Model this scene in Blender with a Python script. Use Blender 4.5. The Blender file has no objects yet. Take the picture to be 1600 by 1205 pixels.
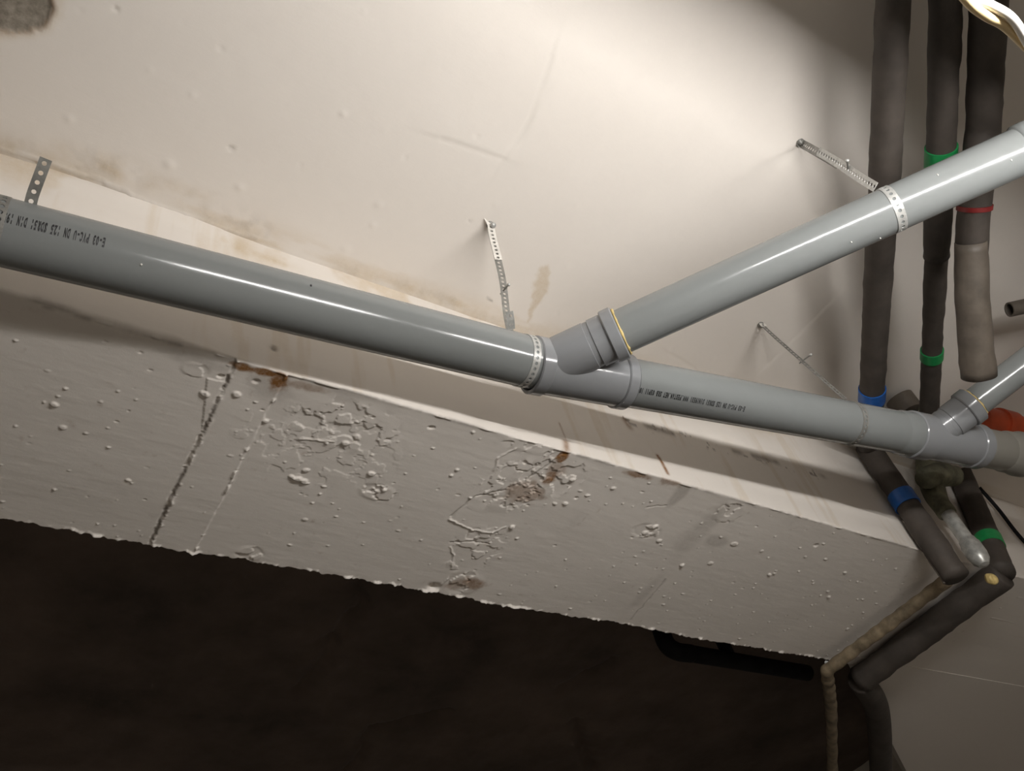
import bpy, bmesh, math, random
import numpy as np
from mathutils import Vector, Matrix

random.seed(7)
rng = np.random.default_rng(11)
S = bpy.context.scene
COL = S.collection

# ------------------------------------------------------------------ camera
CAM_Z = 1.35                                   # eye height above the floor
F_PX, CX, CY = 1380.0, 800.0, 602.5
# rows: world X (along the beam), Y (across it), Z (up) in camera axes right / down / forward
R = np.array([[0.8424, 0.2620, 0.4708], [-0.4981, 0.7117, 0.4953], [-0.2053, -0.6518, 0.7301]])
u_, s_, v_ = np.linalg.svd(R); R = u_ @ v_
EYE = np.array([0, 0, CAM_Z])
cam = bpy.data.cameras.new('camera'); cam.sensor_width = 36; cam.lens = 36 * F_PX / 1600
cam.clip_start = .02
co = bpy.data.objects.new('camera', cam); COL.objects.link(co)
m4 = Matrix.Identity(4)
for i in range(3):
    m4[i][0], m4[i][1], m4[i][2], m4[i][3] = R[i, 0], -R[i, 1], -R[i, 2], EYE[i]
co.matrix_world = m4
S.camera = co
# ------------------------------------------------------------------ world and exposure
w = bpy.data.worlds.new('world'); S.world = w; w.use_nodes = True
w.node_tree.nodes['Background'].inputs[0].default_value = (.9, .85, .8, 1)
w.node_tree.nodes['Background'].inputs[1].default_value = 0.0
S.view_settings.view_transform = 'Standard'; S.view_settings.look = 'None'
S.view_settings.exposure = 0.0; S.view_settings.gamma = 1; S.view_settings.use_curve_mapping = False
TUBE_EMISSION = 445.0                           # the fluorescent tube that lights the cellar

# ------------------------------------------------------------------ measures of the place
ZC = CAM_Z + 2.0108          # ceiling
ZB = CAM_Z + 1.5253          # underside of the beam
YB = 1.1786                  # beam face towards the camera
YF = 1.8098                  # far edge of the beam
X0, X1, Y0, Y1 = -2.4, 5.0, -2.8, 5.6


def ray(px, py):
    return R @ np.array([(px - CX) / F_PX, (py - CY) / F_PX, 1.0])


def at_z(px, py, z):
    d = ray(px, py); return EYE + d * (z - CAM_Z) / d[2]


def at_y(px, py, y):
    d = ray(px, py); return EYE + d * y / d[1]


def proj(P):
    c = R.T @ (np.array(P) - EYE); return CX + F_PX * c[0] / c[2], CY + F_PX * c[1] / c[2]


def on_ceiling(px, py): return at_z(px, py, ZC)
def on_face(px, py): return at_y(px, py, YB)
def on_under(px, py): return at_z(px, py, ZB)


# ------------------------------------------------------------------ noise on arrays
LAT = rng.random((256, 256))


def vnoise(x, y, seed=0):
    x = x + seed * 17.13; y = y + seed * 9.71
    xi = np.floor(x).astype(int); yi = np.floor(y).astype(int)
    fx = x - xi; fy = y - yi
    fx = fx * fx * (3 - 2 * fx); fy = fy * fy * (3 - 2 * fy)
    a = LAT[xi & 255, yi & 255]; b = LAT[(xi + 1) & 255, yi & 255]
    c = LAT[xi & 255, (yi + 1) & 255]; d = LAT[(xi + 1) & 255, (yi + 1) & 255]
    return (a * (1 - fx) + b * fx) * (1 - fy) + (c * (1 - fx) + d * fx) * fy


def fbm(x, y, seed=0, octv=4):
    t = 0; amp = .5; tot = 0
    for k in range(octv):
        t = t + amp * vnoise(x * 2 ** k, y * 2 ** k, seed + k * 3); tot += amp; amp *= .5
    return t / tot


def sstep(a, b, x):
    t = np.clip((x - a) / (b - a), 0, 1); return t * t * (3 - 2 * t)


def seg_dist(x, y, a, b):
    ax, ay = a; bx, by = b
    dx, dy = bx - ax, by - ay
    t = np.clip(((x - ax) * dx + (y - ay) * dy) / (dx * dx + dy * dy + 1e-12), 0, 1)
    return np.hypot(x - ax - t * dx, y - ay - t * dy), t


# ------------------------------------------------------------------ materials
class NT:
    def __init__(self, name):
        self.m = bpy.data.materials.new(name); self.m.use_nodes = True
        self.t = self.m.node_tree; self.b = self.t.nodes['Principled BSDF']

    def n(self, typ, **kw):
        nd = self.t.nodes.new(typ)
        for k, v in kw.items():
            if k.startswith('i_'): nd.inputs[k[2:].replace('_', ' ')].default_value = v
            else: setattr(nd, k, v)
        return nd

    def l(self, a, b): self.t.links.new(a, b)

    def noise(self, scale, detail=4, rough=.6, stretch=None):
        tc = self.n('ShaderNodeTexCoord'); src = tc.outputs['Object']
        if stretch:
            mp = self.n('ShaderNodeMapping'); mp.inputs['Scale'].default_value = stretch
            self.l(src, mp.inputs[0]); src = mp.outputs[0]
        nz = self.n('ShaderNodeTexNoise', i_Scale=scale, i_Detail=detail, i_Roughness=rough)
        self.l(src, nz.inputs['Vector']); return nz.outputs['Fac']

    def ramp(self, src, stops):
        r = self.n('ShaderNodeValToRGB'); e = r.color_ramp.elements
        while len(e) < len(stops): e.new(.5)
        for k, (p, c) in enumerate(stops):
            e[k].position = p; e[k].color = c if len(c) == 4 else (*c, 1)
        self.l(src, r.inputs[0]); return r.outputs['Color']

    def mix(self, fac, a, b, mode='MIX'):
        mx = self.n('ShaderNodeMix', data_type='RGBA', blend_type=mode)
        for k, v in ((0, fac), (6, a), (7, b)):
            if isinstance(v, (int, float)): mx.inputs[k].default_value = v
            elif isinstance(v, tuple): mx.inputs[k].default_value = v if len(v) == 4 else (*v, 1)
            else: self.l(v, mx.inputs[k])
        return mx.outputs[2]

    def math(self, op, a, b):
        nd = self.n('ShaderNodeMath', operation=op)
        for k, v in ((0, a), (1, b)):
            if isinstance(v, (int, float)): nd.inputs[k].default_value = v
            else: self.l(v, nd.inputs[k])
        return nd.outputs[0]

    def attr(self, name):
        return self.n('ShaderNodeAttribute', attribute_name=name).outputs['Fac']

    def bump(self, h, strength, dist, prev=None):
        b = self.n('ShaderNodeBump', i_Strength=strength, i_Distance=dist)
        self.l(h, b.inputs['Height'])
        if prev is not None: self.l(prev, b.inputs['Normal'])
        return b.outputs[0]

    def set(self, **kw):
        for k, v in kw.items():
            k = k.replace('_', ' ')
            if isinstance(v, (int, float)): self.b.inputs[k].default_value = v
            elif isinstance(v, tuple): self.b.inputs[k].default_value = v if len(v) == 4 else (*v, 1)
            else: self.l(v, self.b.inputs[k])
        return self.m


def paint_material(name, base, dim):
    """old wall paint; attributes: dirt (grey), rust (brown), bare (concrete showing), yellow (water stain)"""
    t = NT(name)
    c = t.mix(t.noise(1.3, 3), base, dim)
    c = t.mix(t.ramp(t.noise(40, 5), [(.35, (0, 0, 0)), (.8, (.35, .35, .35))]), c, tuple(k * .93 for k in base))
    n1 = t.noise(55, 6, .7); n2 = t.noise(180, 4, .7)
    spot = t.math('ADD', t.math('MULTIPLY', n1, 1.1), t.math('MULTIPLY', n2, .5))
    c = t.mix(t.math('MULTIPLY', t.attr('yellow'), t.math('MULTIPLY', spot, .9)), c, (.50, .36, .18))
    c = t.mix(t.math('MULTIPLY', t.attr('dirt_shade'), spot), c, (.19, .16, .135))
    c = t.mix(t.math('MINIMUM', t.math('MULTIPLY', t.attr('rust'), t.math('MULTIPLY', spot, 1.15)), 1.0), c, (.23, .105, .03))
    bare = t.ramp(n1, [(.3, (.16, .14, .11)), (.7, (.34, .30, .25))])
    c = t.mix(t.attr('bare'), c, bare)
    nb = t.bump(t.noise(90, 6, .65, (.35, 1, 1)), .25, .0012)
    nb = t.bump(t.noise(420, 3, .6), .18, .0006, nb)
    return t.set(Base_Color=c, Roughness=.62, Specular_IOR_Level=.3, Normal=nb)


M = {}
M['ceiling'] = paint_material('ceiling_paint', (.79, .74, .685), (.76, .705, .645))
M['beam'] = paint_material('beam_paint', (.79, .74, .685), (.75, .70, .645))


def simple(name, col, rough=.5, metal=0.0, var=.12, scale=30, bump=0.0, bscale=80, spec=.5, stretch=None, coat=0.0):
    t = NT(name)
    dk = tuple(max(0, k * (1 - var * 2)) for k in col); lt = tuple(min(1, k * (1 + var)) for k in col)
    c = t.ramp(t.noise(scale, 5, .6, stretch), [(.3, dk), (.7, lt)])
    kw = dict(Base_Color=c, Roughness=rough, Metallic=metal, Specular_IOR_Level=spec, Coat_Weight=coat)
    if bump: kw['Normal'] = t.bump(t.noise(bscale, 5, .65, stretch), bump, .002)
    return t.set(**kw)


def pvc(name, col, rough=.14):
    t = NT(name)
    c = t.mix(t.ramp(t.noise(6, 5, .7), [(.35, (0, 0, 0)), (.75, (.5, .5, .5))]), col, tuple(k * .93 for k in col))
    rg = t.ramp(t.noise(22, 5, .7), [(.3, (rough,) * 3), (.75, (rough + .07,) * 3)])
    return t.set(Base_Color=c, Roughness=rg, Specular_IOR_Level=.55, Normal=t.bump(t.noise(5, 2, .4), .02, .004))


M['pvc'] = pvc('grey_pvc', (.212, .224, .222))
M['pvc_fit'] = pvc('grey_pvc_fitting', (.235, .242, .252))
M['pvc_old'] = pvc('old_grey_pvc', (.22, .21, .185), .3)
M['rubber'] = simple('black_rubber', (.02, .02, .02), .5)
M['foam'] = simple('yellow_sealant', (.66, .50, .20), .6, bump=.6, bscale=150)
M['zinc'] = simple('galvanised_steel', (.52, .52, .50), .4, .35, .12, 60)
M['zinc_dull'] = simple('dull_galvanised_steel', (.27, .265, .245), .5, .4, .15, 50)
M['white_zinc'] = simple('paint_splashed_steel', (.74, .71, .66), .55, .1, .1, 60)
M['ink'] = simple('black_ink', (.012, .012, .014), .45, var=.0)
M['insul'] = simple('brown_black_insulation', (.066, .054, .045), .7, 0, .18, 12, .5, 45)
M['insul_old'] = simple('faded_brown_wrap', (.105, .086, .068), .6, 0, .2, 12, .5, 35)
M['insul_olive'] = simple('olive_insulation', (.16, .155, .10), .7, 0, .35, 20, .5, 40)
M['corrugated'] = simple('cream_brown_conduit', (.25, .195, .125), .6, 0, .3, 20)
M['blue'] = simple('blue_tape', (.012, .11, .42), .35, 0, .12, 30)
M['green'] = simple('green_tape', (.012, .25, .07), .4, 0, .12, 30)
M['red'] = simple('red_tape', (.22, .02, .02), .4, 0, .12, 30)
M['orange'] = simple('orange_pvc', (.36, .05, .014), .4, 0, .12, 20)
M['black'] = simple('black_pipe', (.012, .012, .013), .8, 0, .2, 20, spec=.15)
M['steel'] = simple('grey_painted_steel', (.50, .50, .47), .35, .35, .2, 40, .2, 60)
M['white_wire'] = simple('white_wire', (.85, .83, .78), .4, 0, .03)
M['cream_wire'] = simple('cream_wire', (.80, .62, .34), .4, 0, .03)
M['white_enamel'] = simple('white_enamel', (.8, .8, .8), .4, 0, .03)
M['floor'] = simple('cellar_floor', (.40, .37, .33), .9, 0, .2, 3, .4, 30)
M['wall'] = simple('cellar_wall', (.54, .50, .445), .85, 0, .15, 2, .3, 30)
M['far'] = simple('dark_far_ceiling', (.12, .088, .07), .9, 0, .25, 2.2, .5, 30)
t = NT('tube_light')
t.set(Base_Color=(.9, .9, .9), Emission_Color=(1.0, .975, .945), Emission_Strength=TUBE_EMISSION)
M['tube'] = t.m


# ------------------------------------------------------------------ object helpers
def link(name, me, mat=None, parent=None, smooth=True):
    o = bpy.data.objects.new(name, me); COL.objects.link(o)
    if mat is not None: me.materials.append(mat if not isinstance(mat, str) else M[mat])
    if smooth: me.shade_smooth()
    if parent is not None:
        o.parent = parent
        o.matrix_parent_inverse = parent.matrix_world.inverted()
    return o


def thing(name, label, cat, loc, group=None):
    o = bpy.data.objects.new(name, None); COL.objects.link(o)
    o.empty_display_size = .05
    o.location = Vector([float(v) for v in loc]); o.matrix_world = Matrix.Translation(o.location)
    o['label'] = label; o['category'] = cat
    if group: o['group'] = group
    return o


def tag(o, label, cat, group=None):
    o['label'] = label; o['category'] = cat
    if group: o['group'] = group
    return o


def struct(o, label=None):
    o['kind'] = 'structure'
    if label: o['label'] = label
    return o


def pydata(name, v, f):
    me = bpy.data.meshes.new(name)
    me.from_pydata([tuple(map(float, p)) for p in v], [], f); me.update(); return me


def grid_mesh(name, P, attrs=None, flip=False):
    """P: (n, m, 3) array of points; attrs: {name: (n, m)}"""
    n, m_, _ = P.shape
    me = bpy.data.meshes.new(name)
    idx = np.arange(n * m_).reshape(n, m_)
    q = np.stack([idx[:-1, :-1], idx[1:, :-1], idx[1:, 1:], idx[:-1, 1:]], -1).reshape(-1, 4)
    if flip: q = q[:, ::-1]
    me.vertices.add(n * m_); me.vertices.foreach_set('co', P.reshape(-1).astype(np.float32))
    me.loops.add(q.size); me.loops.foreach_set('vertex_index', q.reshape(-1).astype(np.int32))
    me.polygons.add(len(q)); me.polygons.foreach_set('loop_start', (np.arange(len(q)) * 4).astype(np.int32))
    for k, a in (attrs or {}).items():
        at = me.attributes.new(k, 'FLOAT', 'POINT'); at.data.foreach_set('value', np.clip(a, 0, 1).reshape(-1).astype(np.float32))
    me.update(calc_edges=True); me.validate()
    return me


def frame(d, ref=None):
    d = np.array(d, float); d /= np.linalg.norm(d)
    ref = np.array((0, 0, 1.0)) if ref is None else np.array(ref, float)
    if abs(d @ ref) > .97: ref = np.array((1.0, 0, 0))
    a = np.cross(ref, d); a /= np.linalg.norm(a); b = np.cross(d, a)
    return d, a, b


def tube_mesh(name, pts, rad, seg=24, cap=True, wob=0.0, seed=0):
    """a tube along a path with a radius for each point"""
    pts = [np.array(p, float) for p in pts]; n = len(pts)
    if not hasattr(rad, '__len__'): rad = [rad] * n
    T = []
    for i in range(n):
        a = pts[i] - pts[i - 1] if i else pts[1] - pts[0]
        b = pts[i + 1] - pts[i] if i < n - 1 else pts[-1] - pts[-2]
        a = a / np.linalg.norm(a); b = b / np.linalg.norm(b); t_ = a + b; T.append(t_ / np.linalg.norm(t_))
    _, A, B = frame(T[0]); v = []; f = []
    for i in range(n):
        A = A - T[i] * (A @ T[i]); A /= np.linalg.norm(A); B = np.cross(T[i], A)
        for k in range(seg):
            th = 2 * math.pi * k / seg
            r = rad[i]
            if wob: r *= 1 + wob * (float(vnoise(np.array(i * .7), np.array(math.cos(th) * 1.3 + 5 + math.sin(th)), seed)) - .5)
            v.append(pts[i] + A * math.cos(th) * r + B * math.sin(th) * r)
    for i in range(n - 1):
        for k in range(seg):
            k2 = (k + 1) % seg
            f.append((i * seg + k, i * seg + k2, (i + 1) * seg + k2, (i + 1) * seg + k))
    if cap:
        f.append(tuple(range(seg))[::-1]); f.append(tuple(range((n - 1) * seg, n * seg)))
    return pydata(name, v, f)


def lathe_mesh(name, P, d, prof, seg=64, closed=False):
    """profile [(distance along d, radius)] turned around the axis through P"""
    d, A, B = frame(d); P = np.array(P, float); v = []; f = []
    for s, r in prof:
        for k in range(seg):
            th = 2 * math.pi * k / seg; v.append(P + d * s + (A * math.cos(th) + B * math.sin(th)) * r)
    n = len(prof)
    for i in range(n if closed else n - 1):
        j = (i + 1) % n
        for k in range(seg):
            k2 = (k + 1) % seg; f.append((i * seg + k, i * seg + k2, j * seg + k2, j * seg + k))
    return pydata(name, v, f)


def dens(a, b, step):
    a, b = np.array(a, float), np.array(b, float)
    n = max(2, int(np.linalg.norm(b - a) / step)); return [a + (b - a) * i / n for i in range(n + 1)]


def catmull(pts, n=8):
    P = [np.array(p, float) for p in pts]; P = [2 * P[0] - P[1]] + P + [2 * P[-1] - P[-2]]; out = []
    for i in range(1, len(P) - 2):
        for k in range(n):
            t_ = k / n; a, b, c, d = P[i - 1:i + 3]
            out.append(.5 * (2 * b + (c - a) * t_ + (2 * a - 5 * b + 4 * c - d) * t_ ** 2 + (3 * b - a - 3 * c + d) * t_ ** 3))
    out.append(P[-2]); return out


def hard_edges(o, deg=35):
    me = o.data
    bm = bmesh.new(); bm.from_mesh(me); bmesh.ops.recalc_face_normals(bm, faces=bm.faces); bm.to_mesh(me); bm.free()
    me.set_sharp_from_angle(angle=math.radians(deg))
    return o


def box_mesh(name, lo, hi, bev=0.0):
    bm = bmesh.new(); bmesh.ops.create_cube(bm, size=1)
    lo, hi = np.array(lo, float), np.array(hi, float)
    for v in bm.verts: v.co = Vector([(lo[i] + hi[i]) / 2 + v.co[i] * (hi[i] - lo[i]) for i in range(3)])
    if bev: bmesh.ops.bevel(bm, geom=bm.edges[:], offset=bev, segments=2, affect='EDGES')
    me = bpy.data.meshes.new(name); bm.to_mesh(me); bm.free(); return me


# ------------------------------------------------------------------ the room shell
def plane(name, a, b, c, d, mat):
    return struct(link(name, pydata(name, [a, b, c, d], [(0, 1, 2, 3)]), mat, smooth=False))


plane('floor', (X0, Y0, 0), (X1, Y0, 0), (X1, Y1, 0), (X0, Y1, 0), 'floor')
plane('wall_left', (X0, Y0, 0), (X0, Y1, 0), (X0, Y1, ZC + .03), (X0, Y0, ZC + .03), 'wall')
plane('wall_right', (X1, Y0, 0), (X1, Y0, ZC + .03), (X1, Y1, ZC + .03), (X1, Y1, 0), 'wall')
plane('wall_front', (X0, Y0, 0), (X0, Y0, ZC + .03), (X1, Y0, ZC + .03), (X1, Y0, 0), 'wall')
plane('wall_back', (X0, Y1, 0), (X1, Y1, 0), (X1, Y1, ZC + .03), (X0, Y1, ZC + .03), 'wall')


def axis_steps(lo, hi, d0, d1, fine, coarse):
    a = list(np.arange(lo, d0, coarse)); b = list(np.arange(d0, d1, fine)); c = list(np.arange(d1, hi, coarse)) + [hi]
    return np.array(a + b + c)


def blob(x, y, c, rx, ry=None, rot=0):
    ry = ry or rx; dx, dy = x - c[0], y - c[1]
    a, b = math.cos(rot), math.sin(rot)
    return np.exp(-(((dx * a + dy * b) / rx) ** 2 + ((-dx * b + dy * a) / ry) ** 2))


def make_ceiling():
    xs = axis_steps(X0, X1, -.4, 2.9, .006, .12); ys = axis_steps(Y0, YB + .01, -.25, YB, .006, .12)
    x, y = np.meshgrid(xs, ys, indexing='ij')
    d = (fbm(x * 2.2, y * 2.2, 3) - .5) * .004 + (fbm(x * 14, y * 14, 5, 3) - .5) * .0012     # + = downwards
    yel = np.zeros_like(x); dirt_shade = np.zeros_like(x); rust = np.zeros_like(x); bare = np.zeros_like(x)
    nz = fbm(x * 9, y * 9, 21); nf = fbm(x * 40, y * 40, 23)
    # pits and little blobs of paint
    for px, py, r, h in [(361, 232, .006, -.005), (264, 257, .011, .003), (375, 293, .009, .003), (633, 246, .004, -.003), (536, 178, .006, .003),
                         (592, 320, .010, .002), (583, 352, .007, .003), (541, 390, .012, .002), (118, 262, .004, -.003), (50, 226, .003, -.003),
                         (345, 76, .006, -.002), (180, 14, .006, -.003), (108, 186, .008, .002), (690, 108, .003, -.002), (745, 212, .004, -.003),
                         (470, 258, .003, -.002), (1125, 283, .003, -.002), (1050, 545, .006, -.002), (775, 320, .006, .002), (1240, 420, .003, -.002),
                         (735, 345, .004, -.004), (870, 490, .004, -.003)]:
        c = on_ceiling(px, py); g = blob(x, y, c, r) if h > 0 else blob(x, y, c, r * .75)
        d += g * h * (1.1 if h > 0 else 1.6)
        if h < -.0035: dirt_shade = np.maximum(dirt_shade, blob(x, y, c, r * .6) * .8)
    for _ in range(90):
        c = (rng.uniform(-.3, 2.5), rng.uniform(-.1, YB)); d += blob(x, y, c, rng.uniform(.003, .008)) * rng.uniform(-.0015, .0022)
    # shallow board seams left by the formwork
    for a, b in [((862, 90), (830, 185)), ((830, 185), (790, 247)), ((690, 216), (785, 247)), ((1300, 470), (1200, 570)), ((1048, 552), (1085, 575))]:
        A, B = on_ceiling(*a), on_ceiling(*b); dd, t_ = seg_dist(x, y, A[:2], B[:2])
        d -= .0012 * np.exp(-(dd / .005) ** 2)
        side = (x - A[0]) * (B[1] - A[1]) - (y - A[1]) * (B[0] - A[0])
        d += .0016 * sstep(-.004, .004, side / np.hypot(*(B - A)[:2])) * np.exp(-(dd / .07) ** 2)
    # water stains by the beam
    for px, py, rx, ry, k in [(390, 352, .06, .025, .9), (330, 335, .07, .02, .6), (300, 300, .09, .02, .35), (170, 262, .10, .03, .7), (40, 240, .10, .03, .6),
                              (700, 470, .09, .018, .7), (640, 452, .06, .02, .6), (560, 430, .08, .02, .5), (760, 500, .06, .02, .5)]:
        c = on_ceiling(px, py); yel = np.maximum(yel, k * blob(x, y, c, rx, ry) * sstep(.35, .62, nz))
        dirt_shade = np.maximum(dirt_shade, .25 * k * blob(x, y, c, rx, ry * 1.3) * sstep(.4, .6, nf))
    for px, py, rx, ry, k in []:
        c = on_ceiling(px, py); yel = np.maximum(yel, k * sstep(.25, .5, blob(x, y, c, rx, ry) + (nf - .5) * .7))
    for p, q, w0, w1 in [((852, 422), (843, 455), .016, .018), ((843, 455), (832, 480), .018, .010), ((832, 480), (824, 502), .010, .006)]:
        dd, t_ = seg_dist(x + (nf - .5) * .03, y + (nz - .5) * .03, on_ceiling(*p)[:2], on_ceiling(*q)[:2]); yel = np.maximum(yel, .55 * sstep(1.35, .6, dd / (w0 + (w1 - w0) * t_)))
    dd, _ = seg_dist(x, y, on_ceiling(768, 470)[:2], on_ceiling(762, 466)[:2]); dirt_shade = np.maximum(dirt_shade, .8 * np.exp(-(dd / .003) ** 2))
    edge = sstep(.10, .0, YB - y) * sstep(.42, .6, fbm(x * 6, y * 20, 31))
    yel = np.maximum(yel, .45 * edge)
    # crack beside the fillet
    cr = [on_ceiling(*p)[:2] for p in [(0, 232), (60, 252), (130, 275), (165, 285), (205, 305), (240, 322), (290, 338), (340, 356), (400, 372)]]
    for a, b in zip(cr[:-1], cr[1:]):
        dd, t_ = seg_dist(x, y + (fbm(x * 50, y * 0, 41) - .5) * .012, a, b)
        d += .004 * np.exp(-(dd / .004) ** 2); dirt_shade = np.maximum(dirt_shade, .25 * np.exp(-(dd / .006) ** 2))
    # plaster fallen away at the frame's top left corner
    c = on_ceiling(10, 2); loss = blob(x, y, c, .105, .075, -.5) + (nf - .5) * .16 + (nz - .5) * .25
    m_ = sstep(.47, .53, loss); d -= m_ * .008 * (1 + (nf - .5)); bare = m_
    rust = np.maximum(rust, np.exp(-((loss - .5) / .06) ** 2) * .55); yel = np.maximum(yel, sstep(.25, .5, loss) * .4)
    P = np.stack([x, y, ZC - d], -1)
    o = link('ceiling', grid_mesh('ceiling', P, dict(yellow=yel, dirt_shade=dirt_shade, rust=rust, bare=bare)), 'ceiling')
    struct(o, 'cream painted concrete ceiling with stains and small pits')


make_ceiling()


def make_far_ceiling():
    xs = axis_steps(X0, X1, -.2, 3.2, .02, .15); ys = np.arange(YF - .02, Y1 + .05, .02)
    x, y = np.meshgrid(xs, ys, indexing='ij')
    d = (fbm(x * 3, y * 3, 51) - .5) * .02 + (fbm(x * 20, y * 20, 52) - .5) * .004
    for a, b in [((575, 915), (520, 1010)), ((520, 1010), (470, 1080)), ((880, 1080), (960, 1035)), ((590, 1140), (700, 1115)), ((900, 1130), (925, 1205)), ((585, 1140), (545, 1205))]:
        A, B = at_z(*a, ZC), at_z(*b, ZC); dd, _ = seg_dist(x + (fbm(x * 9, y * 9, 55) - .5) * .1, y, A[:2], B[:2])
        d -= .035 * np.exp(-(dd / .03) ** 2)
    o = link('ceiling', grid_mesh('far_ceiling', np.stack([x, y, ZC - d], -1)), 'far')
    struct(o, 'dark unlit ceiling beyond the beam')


make_far_ceiling()


# ------------------------------------------------------------------ the beam
def make_beam():
    xs = axis_steps(X0, X1, -.2, 3.4, .0022, .1)
    hf = ZC + .01 - ZB; wu = YF - YB
    sf = np.concatenate([np.linspace(-hf, -.03, 66)[:-1], np.linspace(-.03, 0, 12)[:-1]]); su = np.linspace(0, wu, 300); sb = wu + np.array([.004, .02, .1, .3, hf])
    s = np.concatenate([sf, su, sb])
    x, a = np.meshgrid(xs, s, indexing='ij')
    yfe = YF + (fbm(x[:, :1] * 5, x[:, :1] * 0, 61) - .5) * .02 + (fbm(x[:, :1] * 60, x[:, :1] * 0, 62, 4) - .5) * .014
    k = (yfe - YB) / wu
    y = np.where(a < 0, YB, np.where(a <= wu, YB + a * k, yfe)); z = np.where(a < 0, ZB - a, np.where(a <= wu, ZB, ZB + (a - wu)))
    # worn corner towards the camera
    rho = .005 + .014 * sstep(.40, .22, x) + .006 * sstep(.5, .75, fbm(x * 25, x * 0, 63))
    t_ = np.clip((a + rho) / (2 * rho), 0, 1); inr = np.abs(a) < rho
    y = np.where(inr, YB + rho * k * t_ ** 2, y); z = np.where(inr, ZB + rho * (1 - t_) ** 2, z)
    fm = sstep(.004, -.004, a); um = sstep(-.004, .004, a) * sstep(wu + .003, wu - .002, a)
    v = np.where(a < 0, a, 0)      # distance below the ceiling is -a
    # ------ underside: + is towards the floor
    nz = fbm(x * 9, y * 9, 71); nf = fbm(x * 45, y * 45, 72); nh = fbm(x * 110, y * 110, 73, 3)
    d = (fbm(x * 2.5, y * 3.5, 74) - .5) * .005 + (fbm(x * 14, y * 60, 75, 3) - .5) * .0006
    dirt_shade = np.zeros_like(x); rust = np.zeros_like(x); yel = np.zeros_like(x); bare = np.zeros_like(x)
    # raised strip between two formwork boards, with ragged burrs
    rag = (fbm(x * 0, y * 70, 81, 4) - .5)
    e1 = .378 + rag * .010; e2 = .4866 + (fbm(x * 0, y * 55, 82, 4) - .5) * .007
    strip = sstep(-.0025, .0025, x - e1) * sstep(.0025, -.0025, x - e2)
    d += strip * .0026
    burr = np.exp(-((x - e1 - .002) / .004) ** 2) * sstep(.45, .75, fbm(x * 0, y * 45, 83)); d += burr * .005
    d -= np.exp(-((x - e1 + .004) / .003) ** 2) * .0028 * sstep(.3, .6, fbm(x * 0, y * 90, 86))
    dirt_shade = np.maximum(dirt_shade, um * .95 * np.exp(-((x - e1 + .001) / .0045) ** 2) * sstep(.3, .6, fbm(x * 0, y * 30, 84)))  # shade on the left seam's side away from the lamp, painted in as grey
    d += np.exp(-((x - e2) / .003) ** 2) * sstep(.5, .7, fbm(x * 0, y * 60, 85)) * .006
    sl = (x > .338 + (y - YB - .08) * .25) & (x < e1) & (y > YB + .07) & (y < YB + .30); d += sl * .0018
    # flaking paint
    for px, py, rx, ry, h, thr in [(540, 665, .13, .08, .0022, .5), (800, 760, .09, .10, .0022, .5), (860, 740, .10, .09, .0025, .5), (740, 860, .08, .10, .002, .5),
                                   (725, 912, .06, .05, .003, .47), (305, 578, .03, .02, .0022, .45), (830, 690, .09, .04, .002, .5), (590, 770, .05, .03, .003, .5),
                                   (1010, 830, .05, .03, .0025, .52), (1140, 800, .05, .05, .002, .52), (390, 865, .035, .03, .003, .48),
                                   (500, 700, .20, .12, .0010, .5)]:
        c = on_under(px, py); zone = blob(x, y, c, rx, ry); n_ = fbm(x * 34 + px, y * 34, 90, 5)
        d += .5 * h * (sstep(thr - .02, thr + .02, n_) - .5) * 2 * sstep(.25, .55, zone)
    # thin lifted cracks
    cr = [[(375, 0)], ]
    for pts, h in [([(702, 812), (735, 828), (770, 833)], .004), ([(770, 833), (790, 824)], .003), ([(705, 848), (735, 846), (765, 852)], -.003), ([(702, 855), (708, 868), (706, 890)], .003),
                   ([(705, 808), (742, 776), (790, 766)], -.003), ([(772, 735), (778, 715), (805, 700)], .003), ([(820, 752), (880, 708)], -.003), ([(470, 685), (520, 690)], .003),
                   ([(985, 970), (1040, 905)], -.0015), ([(700, 905), (690, 915)], .003), ([(1040, 790), (1010, 792)], -.002)]:
        for p, q in zip(pts[:-1], pts[1:]):
            A, B = on_under(*p), on_under(*q); dd, _ = seg_dist(x + (nf - .5) * .012, y + (nh - .5) * .01, A[:2], B[:2]); d += .7 * h * np.exp(-(dd / .0024) ** 2)
            if h < 0: dirt_shade = np.maximum(dirt_shade, .5 * np.exp(-(dd / .003) ** 2))
    # crumbs stuck in the paint
    def bump_at(cx_, cy_, r, h, el=1.0, rot=0.0):
        i0, i1 = np.searchsorted(xs, [cx_ - 4 * r, cx_ + 4 * r]); j0, j1 = np.searchsorted(s, [cy_ - YB - 4 * r, cy_ - YB + 4 * r])
        sx, sy = x[i0:i1, j0:j1], y[i0:i1, j0:j1]
        if sx.size: d[i0:i1, j0:j1] += .62 * h * sstep(.25, .7, blob(sx, sy, (cx_, cy_), r * el * .85, r * .85, rot) * (.7 + .6 * nh[i0:i1, j0:j1]))
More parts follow.
